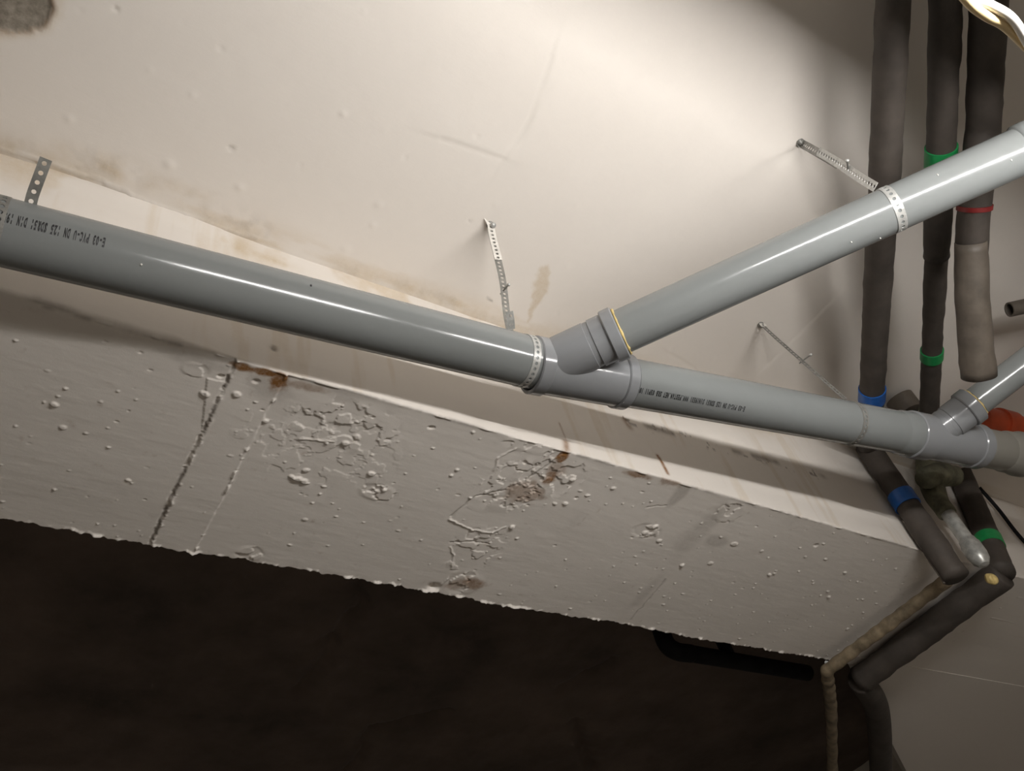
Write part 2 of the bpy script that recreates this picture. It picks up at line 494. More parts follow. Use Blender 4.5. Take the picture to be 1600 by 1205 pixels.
    for px, py, r, h in [(200, 750, .006, .004), (85, 632, .008, .006), (98, 668, .008, .004), (24, 666, .005, .003), (134, 677, .004, .003), (415, 658, .008, .006), (445, 722, .004, .003),
                         (540, 692, .010, .006), (510, 692, .006, .005), (478, 735, .008, .005), (580, 740, .010, .006), (558, 683, .010, .005), (500, 772, .005, .004), (488, 786, .004, .004),
                         (476, 812, .007, .003), (465, 748, .009, .008), (475, 752, .010, .007), (456, 745, .007, .006), (600, 765, .010, .006), (320, 615, .009, .006), (370, 615, .010, .006),
                         (400, 595, .008, -.005), (345, 588, .007, -.005), (674, 668, .007, -.006), (739, 675, .006, .004), (676, 700, .004, .003), (705, 743, .006, .004), (714, 734, .006, .004),
                         (800, 824, .010, .008), (808, 842, .006, .004), (895, 749, .008, .006), (883, 787, .008, .005), (900, 778, .007, -.005), (918, 774, .006, .004), (867, 787, .006, .004),
                         (958, 763, .007, .004), (973, 787, .004, .003), (975, 910, .004, .003), (1066, 883, .009, .008), (1036, 889, .004, .003), (1024, 823, .012, .006), (1008, 833, .012, .006),
                         (1030, 845, .010, .005), (1147, 850, .012, .004), (1110, 880, .009, .004), (1190, 861, .008, .003), (1202, 898, .007, .006), (1210, 896, .006, .005), (1248, 893, .004, .004),
                         (1177, 919, .004, .004), (1111, 939, .004, .004), (1320, 895, .006, .005), (1295, 933, .007, .007), (1282, 931, .005, .004), (1368, 925, .006, .003), (1340, 937, .004, .004),
                         (1385, 874, .004, .003), (1324, 983, .008, .004), (1364, 981, .007, .006), (1275, 852, .010, -.005), (1258, 870, .005, .003), (990, 726, .01, .004), (820, 722, .008, -.005)]:
        c = on_under(px, py); bump_at(c[0], c[1], r, h, rng.uniform(.8, 1.6), rng.uniform(-.4, .4))
    for _ in range(300):
        bump_at(rng.uniform(-.2, 3.4), rng.uniform(YB + .02, YF), rng.uniform(.002, .0048), rng.uniform(.0012, .0042) * rng.choice([1, 1, 1, -.7]), rng.uniform(.7, 2))
    # ragged paint lip along the far edge and rim flakes on the near one
    lip = sstep(.010, .001, wu - a) * (a <= wu) * sstep(.47, .72, fbm(x * 45, x * 0, 95, 4)) * (x < 2.95); d += lip * .007
    nlip = sstep(.008, .001, np.abs(a)) * sstep(.5, .75, fbm(x * 40, x * 0, 96, 4)); d += nlip * .004
    c = on_under(678, 918); bite = blob(x, y, c, .014, .012); d -= bite * .02
    # rust and dirt on the underside
    for px, py, rx, ry, k_ in [(436, 594, .022, .03, 1.2), (380, 573, .035, .012, 1.1), (410, 580, .06, .010, 1.0), (470, 602, .06, .012, .5), (880, 712, .016, .035, 1.1), (868, 732, .03, .03, .45),
                               (858, 748, .022, .035, .9), (820, 770, .06, .045, .55), (740, 912, .04, .025, .7), (712, 915, .03, .03, .5), (995, 742, .05, .012, .8), (1050, 752, .04, .02, .6)]:
        c = on_under(px, py); rust = np.maximum(rust, um * np.clip(k_ * sstep(.2, .75, blob(x, y, c, rx, ry) + (nf - .5) * .9), 0, 1))
    for px, py, rx, ry, k_ in [(1105, 815, .05, .16, .28), (1010, 925, .03, .12, .25), (1120, 845, .05, .03, .35), (1060, 775, .02, .06, .4), (560, 612, .2, .02, .3), (420, 600, .05, .05, .35), (300, 560, .1, .03, .35)]:
        c = on_under(px, py); dirt_shade = np.maximum(dirt_shade, um * k_ * sstep(.2, .8, blob(x, y, c, rx, ry) + (nz - .5)))
    # dark grime line along the near corner
    dirt_shade = np.maximum(dirt_shade, .55 * np.exp(-((a - .004) / .006) ** 2) * sstep(.5, .68, fbm(x * 14, x * 0, 97)))
    z = z - d * um
    # ------ face towards the camera: + is towards the camera
    q = -a
    df = (fbm(x * 2.5, z * 5, 101) - .5) * .006 + (fbm(x * 14, z * 14, 102, 3) - .5) * .0014
    fil = sstep(.06, .0, ZC - z) * sstep(.35, .1, np.abs(x - .12)); df += fil * .010     # mortar fillet against the ceiling on the left
    for px, py, k_ in [(428, 545, .008)]:
        c = on_face(px, py); df -= .006 * blob(x, z, (c[0], c[2]), .006); dirt_shade = np.maximum(dirt_shade, fm * blob(x, z, (c[0], c[2]), k_) * 1.2)
    for pts, wd, k_ in [([(1028, 712), (1034, 722), (1043, 740)], .006, 1.3), ([(874, 660), (886, 690), (884, 706)], .003, .55), ([(884, 690), (886, 704)], .010, .8), ([(975, 655), (985, 668)], .01, .6), ([(345, 560), (372, 568)], .006, .6)]:
        for p, r_ in zip(pts[:-1], pts[1:]):
            A, B = on_face(*p), on_face(*r_); dd, _ = seg_dist(x, z, (A[0], A[2]), (B[0], B[2])); rust = np.maximum(rust, fm * k_ * np.exp(-(dd / wd) ** 2))
    # grime line along the face and rows of specks
    lx = [(970, 652), (1020, 668), (1060, 680), (1120, 698), (1200, 718), (1290, 745)]
    for p, r_ in zip(lx[:-1], lx[1:]):
        A, B = on_face(*p), on_face(*r_); dd, _ = seg_dist(x, z, (A[0], A[2]), (B[0], B[2]))
        dirt_shade = np.maximum(dirt_shade, fm * .8 * np.exp(-(dd / .012) ** 2) * sstep(.45, .62, nz) + 0)
        dirt_shade = np.maximum(dirt_shade, fm * 1.2 * np.exp(-(dd / .02) ** 2) * sstep(.72, .76, fbm(x * 60, z * 60, 103, 2)))
    lx = [(60, 470), (180, 512), (260, 530), (330, 552)]
    for p, r_ in zip(lx[:-1], lx[1:]):
        A, B = on_face(*p), on_face(*r_); dd, _ = seg_dist(x, z, (A[0], A[2]), (B[0], B[2])); dirt_shade = np.maximum(dirt_shade, fm * .5 * np.exp(-(dd / .016) ** 2) * sstep(.4, .6, nz))
    streak = sstep(.58, .75, fbm(x * 22, z * 2.5, 104)); yel = np.maximum(yel, fm * streak * .28)
    yel = np.maximum(yel, fm * .55 * sstep(.16, .02, ZC - z) * sstep(.5, .66, fbm(x * 8, z * 8, 105)))
    for px, py, rx, ry, k_ in [(370, 385, .05, .05, .8), (420, 405, .08, .02, .7), (300, 365, .04, .03, .4), (880, 480, .05, .05, .5), (980, 645, .04, .03, .7), (1120, 690, .06, .05, .35)]:
        c = on_face(px, py); yel = np.maximum(yel, fm * k_ * blob(x, z, (c[0], c[2]), rx, ry) * sstep(.35, .6, nz))
    y = y - df * fm
    P = np.stack([x, y, z], -1)
    o = link('ceiling_beam', grid_mesh('ceiling_beam', P, dict(yellow=yel, dirt_shade=dirt_shade, rust=rust, bare=bare), flip=True), 'beam')
    struct(o, 'painted concrete ceiling beam with flaking rusty underside')
    return o


beam = make_beam()


def make_cross_beam():
    poly = [(2.98, YF - .05), (3.05, YF + .03), (4.15, 2.52), (X1, 3.06), (X1, YF - .05)]
    n = len(poly); v = [(px, py, ZB - .003) for px, py in poly] + [(px, py, ZC) for px, py in poly]
    f = [tuple(range(n))[::-1]] + [(i, (i + 1) % n, n + (i + 1) % n, n + i) for i in range(n)]
    me = pydata('cross_beam', v, f)
    for k in ('yellow', 'dirt_shade', 'rust', 'bare'): me.attributes.new(k, 'FLOAT', 'POINT')
    o = hard_edges(link('ceiling_beam', me, 'beam')); struct(o, 'painted concrete haunch joining the beam at the right')


make_cross_beam()


# ------------------------------------------------------------------ the tube light above the frame
def make_lamp():
    ya, za = -.49, CAM_Z + .98; xa, xb = .32, 1.80
    o = thing('tube_light', 'bare fluorescent tube light hanging just beyond the top right corner', 'light', ((xa + xb) / 2, ya, za + .06))
    link('light_tube', tube_mesh('light_tube', dens((xa, ya, za), (xb, ya, za), .08), .008, 12), 'tube', o)
    link('housing', box_mesh('housing', (xa - .03, ya - .043, za + .060), (xb + .03, ya + .043, za + .085), .002), 'white_enamel', o, False)
    for x in (xa - .006, xb + .006):
        link('tube_holder', box_mesh('tube_holder', (x - .006, ya - .012, za - .015), (x + .006, ya + .012, za + .065), .002), 'white_enamel', o, False)
    for x in (xa + .1, xa + .75):
        link('suspension_wire', tube_mesh('suspension_wire', [(x, ya, za + .083), (x, ya, ZC)], .0012, 6), 'zinc', o)
    # its supply wires, two strands loosely twisted
    zz = CAM_Z + 1.12
    path = catmull([at_z(1470, -40, zz), at_z(1512, -2, zz), at_z(1545, 17, zz), at_z(1575, 35, zz), at_z(1602, 68, zz), at_z(1650, 130, zz)], 10)
    for k, (nm, mt, lab) in enumerate([('lamp_wire', 'white_wire', 'white strand of the glowing supply wire at the top right corner'),
                                       ('lamp_wire', 'cream_wire', 'cream strand twisted with the white supply wire at the top right')]):
        pts = []
        for i, p in enumerate(path):
            ph = i * .085 + 1.2 + k * math.pi; pts.append(p + np.array([0, math.cos(ph), math.sin(ph)]) * .0072)
        wv = tube_mesh('lamp_wire', pts, .0068, 12); tag(link('lamp_wire', wv, mt), lab, 'wire', 'supply wires of the lamp')


make_lamp()

# ------------------------------------------------------------------ grey drain pipes
RM = .0625
LA, LB = np.array([-.3, 1.046, 1.5031]) + EYE, np.array([1.0, .9779, 1.5564]) + EYE
RA, RB = np.array([1.0, .9879, 1.5539]) + EYE, np.array([2.3, .8091, 1.5787]) + EYE
ML = (LB - LA) / np.linalg.norm(LB - LA); MR = (RB - RA) / np.linalg.norm(RB - RA)
RA = LB + (ML * .02)                                                        # the two lengths meet in the fitting
RA = np.array([1.03, .9795, 1.5556]) + EYE; MR = (RB - RA) / np.linalg.norm(RB - RA)


def axis_px(P, d, px, lo=-1.0, hi=4.0):
    for _ in range(60):
        md = (lo + hi) / 2
        if proj(P + d * md)[0] < px: lo = md
        else: hi = md
    return lo


sL = lambda px: axis_px(LA, ML, px)
sR = lambda px: axis_px(RA, MR, px)
J = LA + ML * sL(852)
QB = EYE + ray(1575, 245) * 1.955
DB = (QB - J) / np.linalg.norm(QB - J)
sB = lambda px: axis_px(J, DB, px, 0, 2)


def cyl_hit(px, py, P, d, r):
    q = ray(px, py); q = q / np.linalg.norm(q); o_ = EYE - P
    a = q - d * (q @ d); b = o_ - d * (o_ @ d)
    A, B, C = a @ a, 2 * a @ b, b @ b - r * r
    t_ = (-B - math.sqrt(max(0, B * B - 4 * A * C))) / (2 * A); return EYE + q * t_


def pipe_basis(P, d, at):
    n0 = EYE - at; n0 = n0 - d * (n0 @ d); n0 /= np.linalg.norm(n0); n1 = np.cross(n0, d)
    if n1 @ R[:, 1] < 0: n1 = -n1
    return n0, n1          # towards the camera, and downwards in the picture


GLYPH = {}


def glyph(ch):
    if ch not in GLYPH:
        cu = bpy.data.curves.new('glyph', 'FONT'); cu.body = ch; cu.size = 1; cu.resolution_u = 2; cu.offset = .042
        to = bpy.data.objects.new('glyph', cu); COL.objects.link(to); bpy.context.view_layer.update()
        me = bpy.data.meshes.new_from_object(to.evaluated_get(bpy.context.evaluated_depsgraph_get())); bpy.data.objects.remove(to)
        GLYPH[ch] = (np.array([tuple(p.co)[:2] for p in me.vertices]), [tuple(p.vertices) for p in me.polygons]); bpy.data.meshes.remove(me)
    return GLYPH[ch]


def print_text(txt, P, d, r, px_start, py_start, pitch, height, parent):
    """ink lettering laid round the pipe, reading upside down from right to left, one fixed cell per character"""
    h0 = cyl_hit(px_start, py_start, P, d, r); s0 = (h0 - P) @ d; c = P + d * s0
    n0, n1 = pipe_basis(P, d, c); th0 = math.atan2((h0 - c) @ n1, (h0 - c) @ n0)
    V = []; F = []
    for i, ch in enumerate(txt):
        if ch == ' ': continue
        v, f = glyph(ch); lo, hi = v[:, 0].min(), v[:, 0].max(); k = min(pitch * .80 / max(hi - lo, .28), pitch * 1.6)
        b = len(V); mid = (lo + hi) / 2
        for x, y in v:
            th = th0 + y / .73 * height / r; sx = i * pitch + pitch * .5 + (x - mid) * k
            V.append(P + d * (s0 - sx) + (n0 * math.cos(th) + n1 * math.sin(th)) * (r + .0005))
        F += [tuple(b + q for q in p) for p in f]
    o = link('printed_text', pydata('printed_text', V, F), 'ink', parent, False); o['label'] = 'small black upside-down printed lettering'
    return o


def pipe_length(label, P, d, s0, s1, r, mat='pvc', wall=.004, step=.05):
    o = thing('drain_pipe', label, 'pipe', P + d * s0, 'grey drain pipes')
    n = max(2, int((s1 - s0) / step))
    prof = [(s0, r - wall), (s0, r)] + [(s0 + (s1 - s0) * i / n, r) for i in range(1, n)] + [(s1, r), (s1, r - wall)]
    hard_edges(link('pipe_body', lathe_mesh('pipe_body', P, d, prof, 96, True), mat, o)); return o


# left length of the main pipe
p1 = pipe_length('long grey plastic drain pipe on the left with large printed lettering', LA, ML, -.5, sL(846), RM)
h0 = LA + ML * sL(163); h1 = LA + ML * sL(45)
print_text('E-03 PVC-U DN 125 SDR51 DIN 19531', LA, ML, RM + .0002, 166, 373, np.linalg.norm(h0 - h1) / 24, .0185, p1)
# right length of the main pipe
p2 = pipe_length('grey plastic drain pipe between the two branch fittings with one line of tiny print', RA, MR, sR(962), sR(1440), RM)
h0 = RA + MR * sR(1163); h1 = RA + MR * sR(994)
print_text('E-03 PVC-U DN 125 SDR51 DIN19531 WWW.PESTAN.NET SRB 03P11 10254', RA, MR, RM + .0002, 1165, 636, np.linalg.norm(h0 - h1) / 63.5, .0135, p2)
# scratches of white plaster on the left pipe
for px, py in ((221, 413), (486, 446)):
    c = cyl_hit(px, py, LA, ML, RM); bm = bmesh.new(); bmesh.ops.create_icosphere(bm, subdivisions=2, radius=1)
    for v in bm.verts: v.co = Vector((v.co.x * .0018, v.co.y * .0012, v.co.z * .0034)) * (1 + .3 * random.random()) + Vector(c)
    me = bpy.data.meshes.new('plaster_speck'); bm.to_mesh(me); bm.free(); link('plaster_speck', me, 'white_zinc' if px < 300 else 'ink', p1)

RBR = .0535
p3 = pipe_length('pale grey branch drain pipe rising to the right edge', J, DB, sB(962), 1.75, RBR)
# socket at the far end of the branch pipe
sE = sB(1592)
link('pipe_socket', lathe_mesh('pipe_socket', J, DB, [(sE, RBR), (sE + .004, RBR + .005), (sE + .02, RBR + .006), (sE + .12, RBR + .006)], 96), 'pvc', p3)
for px, py in ((1330, 378), (1580, 250), (1465, 273), (1375, 372)):
    c = cyl_hit(px, py, J, DB, RBR); bm = bmesh.new(); bmesh.ops.create_icosphere(bm, subdivisions=2, radius=1)
    for v in bm.verts: v.co = Vector((v.co.x * .0013, v.co.y * .0013, v.co.z * .003)) * (1 + .3 * random.random()) + Vector(c)
    me = bpy.data.meshes.new('plaster_speck'); bm.to_mesh(me); bm.free(); link('plaster_speck', me, 'white_zinc', p3)


def ring_prof(s0, s1, r0, r, e=.003):
    return [(s0, r0), (s0, r - e), (s0 + e, r), (s1 - e, r), (s1, r - e), (s1, r0)]


def make_wye(label, Pm, dm, s0, s1, s2, s3, Pb, db, t0, t1, t2, rb, rpipe):
    """main body between s0 (left collar) and s3 (right collar); branch arm along db"""
    o = thing('wye_fitting', label, 'pipe fitting', Pm + dm * s0, 'branch fittings of the drain')
    hard_edges(link('body', lathe_mesh('body', Pm, dm, [(s0, RM - .002), (s0, RM + .003), (s1, RM + .004), (s2, RM + .004), (s2, RM - .002)], 96), 'pvc_fit', o))
    hard_edges(link('collar', lathe_mesh('collar', Pm, dm, ring_prof(s0 - .006, s1, RM, RM + .0085), 96), 'pvc_fit', o))
    hard_edges(link('collar', lathe_mesh('collar', Pm, dm, ring_prof(s2, s3, RM, RM + .0085), 96), 'pvc_fit', o))
    hard_edges(link('seal', lathe_mesh('seal', Pm, dm, ring_prof(s3 - .002, s3 + .003, RM - .001, RM + .0035, .001), 96), 'rubber', o))
    ra = rb + .0045
    hard_edges(link('branch_arm', lathe_mesh('branch_arm', Pb, db, [(0, ra - .001), (t0 - .007, ra), (t0 - .006, ra - .0016), (t0 + .006, ra - .0016), (t0 + .007, ra + .0008), (t1, ra + .0008)], 96), 'pvc_fit', o), 25)
    hard_edges(link('collar', lathe_mesh('collar', Pb, db, ring_prof(t1 - .002, t2, rpipe, rb + .0115), 96), 'pvc_fit', o))
    # bead of sealant squeezed out of the branch socket
    d_, A, B = frame(db); pts = []; rad = []
    for k in range(49):
        th = 2 * math.pi * k / 48; pts.append(Pb + db * (t2 + .003) + (A * math.cos(th) + B * math.sin(th)) * (rpipe + .002))
        rad.append(.0012 + .0036 * float(vnoise(np.array(k * .8), np.array(3.0), 4)))
    bd = link('sealant_bead', tube_mesh('sealant_bead', pts, rad, 8), 'foam', o); bd['label'] = 'yellow bead of dried sealant'
    return o


make_wye('grey branch fitting in the middle of the drain with yellow sealant at its arm', RA, MR, sR(833), sR(850), sR(962), sR(978), J, DB, sB(927), sB(952), sB(969), RBR + .001, RBR)
# ---- second fitting at the right
J2 = RA + MR * sR(1452)
QB2 = at_z(1600, 571, CAM_Z + 1.64); DB2 = (QB2 - J2) / np.linalg.norm(QB2 - J2)
sB2 = lambda px: axis_px(J2, DB2, px, 0, 2)
make_wye('grey branch fitting at the right edge in front of the dark pipes', RA, MR, sR(1422), sR(1446), sR(1512), sR(1526), J2, DB2, sB2(1482), sB2(1508), sB2(1522), .046, .044)
sock = link('pipe_socket', lathe_mesh('pipe_socket', RA, MR, [(sR(1398), RM), (sR(1404), RM + .0035), (sR(1424), RM + .0035)], 96), 'pvc', p2)
p4 = pipe_length('short grey branch pipe leaving the right-hand fitting', J2, DB2, sB2(1525), 1.0, .044)
p5 = pipe_length('brownish grey pipe end with a socket at the right edge', RA, MR, sR(1515), sR(1640), RM - .001, 'pvc_old')
hard_edges(link('socket_ring', lathe_mesh('socket_ring', RA, MR, [(sR(1565), RM - .001), (sR(1569), RM + .004), (sR(1585), RM + .004), (sR(1588), RM + .010), (sR(1597), RM + .010), (sR(1600), RM + .003)], 96), 'pvc_old', p5))


# ------------------------------------------------------------------ perforated steel straps
def strap_mesh(name, path, wid, width=.019, pitch=.0135, hole=.0042, thick=.0011):
    """flat band with round holes following a path; wid gives the width direction at each point"""
    P = [np.array(p, float) for p in path]; Wd = [np.array(q, float) / np.linalg.norm(q) for q in wid]
    L = [0]
    for a, b in zip(P[:-1], P[1:]): L.append(L[-1] + np.linalg.norm(b - a))
    n = max(1, int(round(L[-1] / pitch))); pt = L[-1] / n
    Pa, Wa, La = np.array(P), np.array(Wd), np.array(L)

    def mp(u, v):
        p = np.array([np.interp(u, La, Pa[:, k]) for k in range(3)]); q = np.array([np.interp(u, La, Wa[:, k]) for k in range(3)])
        return p + q * v
    vs = []; fs = []; K = 8
    for i in range(n):
        u0 = i * pt; uc = u0 + pt / 2; b = len(vs)
        out = [(u0 + pt, 0), (u0 + pt, width / 2), (uc, width / 2), (u0, width / 2), (u0, 0), (u0, -width / 2), (uc, -width / 2), (u0 + pt, -width / 2)]
        for k in range(K):
            vs.append(mp(*out[k]))
        for k in range(K):
            th = 2 * math.pi * k / K; vs.append(mp(uc + math.cos(th) * hole, math.sin(th) * hole))
        for k in range(K):
            k2 = (k + 1) % K; fs.append((b + k, b + k2, b + K + k2, b + K + k))
    bm = bmesh.new(); bv = [bm.verts.new(v) for v in vs]
    for q in fs: bm.faces.new([bv[i] for i in q])
    bmesh.ops.remove_doubles(bm, verts=bm.verts, dist=.0002); bmesh.ops.recalc_face_normals(bm, faces=bm.faces)
    bmesh.ops.solidify(bm, geom=bm.faces[:], thickness=thick)
    me = bpy.data.meshes.new(name); bm.to_mesh(me); bm.free(); return me


def wrap_path(P, d, s, r, a0=0, a1=360, n=56):
    c = P + d * s; n0, n1 = pipe_basis(P, d, c)
    return [c + (n0 * math.cos(math.radians(a0 + (a1 - a0) * k / n)) + n1 * math.sin(math.radians(a0 + (a1 - a0) * k / n))) * r for k in range(n + 1)]


def screw(parent, at, d, ln=.022, r=.0022):
    d = np.array(d, float) / np.linalg.norm(d)
    link('screw', lathe_mesh('screw', np.array(at), d, [(-ln * .3, 0), (-ln * .3, r * 1.0), (ln * .75, r), (ln * .75, r * 2), (ln * .95, r * 1.8), (ln, 0)], 12), 'zinc', parent)


def anchor(parent, at):
    link('ceiling_anchor', lathe_mesh('ceiling_anchor', np.array(at), (0, 0, -1), [(-.01, .006), (.002, .011), (.004, .011), (.005, .006), (.011, .006), (.012, 0)], 10), 'zinc_dull', parent)


def cam_wid(path, twist=0.0):
    out = []
    for i, p in enumerate(path):
        a, b = path[max(0, i - 1)], path[min(len(path) - 1, i + 1)]; d = b - a; v = np.array((EYE - p)); wv = np.cross(d, v); wv /= np.linalg.norm(wv)
        if twist:
            dn = d / np.linalg.norm(d); vn = np.cross(wv, dn); wv = wv * math.cos(twist) + vn * math.sin(twist)
        out.append(wv)
    return out


GS = 'perforated steel hanger straps'
# strap at the left edge: a short free end above a clamp round the pipe
s = thing('hanger_strap', 'short perforated steel strap end standing above the pipe at the left edge', 'strap', LA + ML * sL(40), GS)
base = LA + ML * sL(50) - pipe_basis(LA, ML, LA + ML * sL(50))[1] * (RM + .001)
dep = (base - EYE) @ R[:, 2]
pth = catmull([EYE + ray(47, 322) * dep, EYE + ray(51, 305) * (dep - .004), EYE + ray(62, 275) * (dep - .012), EYE + ray(72, 248) * (dep - .014)], 6)
link('strap_tail', strap_mesh('strap_tail', pth, cam_wid(pth), .0205, .0185, .0043), 'zinc_dull', s, False)
wp = wrap_path(LA, ML, sL(-3), RM + .0012, -110, 110)
link('clamp_band', strap_mesh('clamp_band', wp, [ML] * len(wp), .019), 'zinc_dull', s, False)

# strap that carries the main pipe by the middle fitting
s = thing('hanger_strap', 'twisted perforated steel strap hanging from the ceiling to the middle fitting', 'strap', on_ceiling(765, 352), GS)
A0 = on_ceiling(765, 350); s2 = sL(806); E0 = LA + ML * s2 + np.array([0, 0, RM + .002]) + pipe_basis(LA, ML, LA + ML * s2)[1] * -.01
lobend = A0 + np.array([.0, -.012, -.012])
pts = catmull([A0 + np.array([-.0, .008, -.003]), A0 + np.array([0, -.004, -.006]), A0 + (E0 - A0) * .10, A0 + (E0 - A0) * .5 + np.array([.004, -.004, 0]), A0 + (E0 - A0) * .8, E0], 8)
link('strap_band', strap_mesh('strap_band', pts, cam_wid(pts, .45), .019), 'zinc_dull', s, False)
link('painted_end', strap_mesh('painted_end', [p + np.array([0, -.002, -.002]) for p in pts[2:22]], cam_wid(pts, .45)[2:22], .0205), 'white_zinc', s, False)
anchor(s, A0 + np.array([0, 0, -.002])); screw(s, A0 + np.array([.002, -.004, -.006]), (0, -.4, -1), .018, .004)
mid = A0 + (E0 - A0) * .62; screw(s, mid, R[:, 0] * .7 - R[:, 1] * .8 - R[:, 2] * .2, .028)
wp = wrap_path(LA, ML, sL(818), RM + .0014, -140, 150)
link('clamp_band', strap_mesh('clamp_band', wp, [ML] * len(wp), .02), 'zinc', s, False)
dep = (E0 - EYE) @ R[:, 2] - .02
cl = [EYE + ray(799, 514) * dep, EYE + ray(798, 500) * (dep - .004), EYE + ray(796, 487) * (dep - .002)]
link('strap_tail', strap_mesh('strap_tail', cl, cam_wid(cl, .3), .019, .0175), 'zinc', s, False)

# strap that carries the branch pipe
s = thing('hanger_strap', 'perforated steel strap hanging the pale branch pipe from the ceiling', 'strap', on_ceiling(1250, 222), GS)
A0 = on_ceiling(1250, 222); sb_ = sB(1392); n0, n1 = pipe_basis(J, DB, J + DB * sb_); E0 = J + DB * (sb_ - .012) - n1 * (RBR + .004) + n0 * .0
pts = catmull([A0 + np.array([-.006, 0, -.003]), A0 + np.array([.004, .0, -.008]), A0 + (E0 - A0) * .15, A0 + (E0 - A0) * .5 + np.array([.004, -.002, 0]), A0 + (E0 - A0) * .8, E0], 8)
link('strap_band', strap_mesh('strap_band', pts[:26], cam_wid(pts, 0)[:26], .022), 'zinc_dull', s, False)
link('strap_tail', strap_mesh('strap_tail', [p + np.array([-.006, -.004, -.004]) for p in pts[19:]], cam_wid(pts, -.15)[19:], .022), 'zinc', s, False)
anchor(s, A0); screw(s, pts[28] + np.array([-.006, -.004, -.004]), -R[:, 1] - R[:, 2] * .6 - R[:, 0] * .3, .026, .0025)
wp = wrap_path(J, DB, sb_, RBR + .0014, -135, 140)
link('clamp_band', strap_mesh('clamp_band', wp, [DB] * len(wp), .021, .0145), 'zinc', s, False)

# thin strap seen nearly edge-on behind the right pipe length
s = thing('hanger_strap', 'thin dull steel strap seen edge-on behind the printed right pipe', 'strap', on_ceiling(1188, 507), GS)
A0 = on_ceiling(1188, 507); sr_ = sR(1326); n0, n1 = pipe_basis(RA, MR, RA + MR * sr_); E0 = RA + MR * (sr_ - .03) - n1 * (RM + .002)
pts = catmull([A0 + np.array([-.002, -.004, -.002]), A0 + np.array([.0, -.004, -.012]), A0 + (E0 - A0) * .2, A0 + (E0 - A0) * .6, E0], 8)
link('strap_band', strap_mesh('strap_band', pts, cam_wid(pts, 1.1), .019), 'zinc_dull', s, False)
link('painted_end', strap_mesh('painted_end', [p + np.array([0, -.002, -.002]) for p in pts[:10]], cam_wid(pts, .9)[:10], .021), 'white_zinc', s, False)
anchor(s, A0); screw(s, A0 + (E0 - A0) * .52, R[:, 0] - R[:, 1] * .8 - R[:, 2] * .3, .036, .0022)
wp = wrap_path(RA, MR, sr_, RM + .0012, -130, 130)
link('clamp_band', strap_mesh('clamp_band', wp, [MR] * len(wp), .019), 'zinc_dull', s, False)


# ------------------------------------------------------------------ dark insulated pipes at the right
def lumpy(name, pts, r, mat, parent, step=.02, amp=.16, seed=0, seg=24, cap=True):
    path = []
    for a, b in zip(pts[:-1], pts[1:]): path += dens(a, b, step)[:-1]
    path.append(np.array(pts[-1], float))
    rr = [r * (1 + amp * (float(fbm(np.array(i * .35), np.array(.5), seed, 3)) - .5)) for i in range(len(path))]
    return link(name, tube_mesh(name, path, rr, seg, cap, amp * .5, seed), mat, parent)


def band(parent, name, P, d, s0, s1, r, mat):
    return hard_edges(link(name, lathe_mesh(name, P, d, [(s0, r - .004), (s0, r), (s1, r), (s1, r - .004)], 32), mat, parent))


GI = 'dark insulated pipes at the right'
za = CAM_Z + 1.83
# first pipe: along the ceiling, down the beam, under it
a = [at_z(px, py, za) for px, py in ((1401, -110), (1391, 100), (1381, 300), (1370, 470), (1362, 625))]
c1 = at_y(1357, 700, YB - .055)
o = thing('insulated_pipe', 'dark brown insulated pipe with blue tape, leftmost, bending down the beam', 'pipe', a[0], GI)
run = lumpy('ceiling_run', a + [c1], .039, 'insul', o, seed=3)
dd = (c1 - a[-1]) / np.linalg.norm(c1 - a[-1]); e0 = (a[-1] - a[-2]); e0 /= np.linalg.norm(e0)
band(run, 'tape', a[-1] + (a[-2] - a[-1]) * .055, e0, -.030, .022, .0425, 'blue')
c2 = at_y(1494, 902, YB - .045); dn = (c2 - c1) / np.linalg.norm(c2 - c1)
drop = lumpy('drop', [c1 - dn * .012, c2], .042, 'insul', o, seed=5)
pb = c1 + dn * np.linalg.norm(c2 - c1) * .44; band(drop, 'tape', pb, dn, -.028, .028, .0455, 'blue')
# torn pale seam along the drop
sd = np.cross(dn, EYE - c1); sd /= np.linalg.norm(sd)
if sd @ R[:, 0] > 0: sd = -sd
rp = []; rr = []
for i in range(40):
    f_ = .55 + .45 * i / 39; rp.append(c1 + (c2 - c1) * f_ + sd * .041 + (EYE - c1) / np.linalg.norm(EYE - c1) * .008); rr.append(.0018 + .0035 * float(vnoise(np.array(i * .9), np.array(1.0), 8)))
link('torn_seam', tube_mesh('torn_seam', rp, rr, 6), 'insul_old', drop)
zl = ZB - .06
u0 = at_z(1482, 905, zl); u1 = at_z(1292, 1048, zl); u2 = at_z(1299, 1120, zl - .01); u3 = at_z(1301, 1260, zl - .01)
path = dens(u0, u1, .008) + catmull([u1, u2, u3], 40)[1:]
link('corrugated_run', tube_mesh('corrugated_run', path, [.0225 + .0014 * math.sin(i * .8) + .003 * (float(vnoise(np.array(i * .22), np.array(2.0), 9)) - .5) for i in range(len(path))], 20), 'corrugated', o)

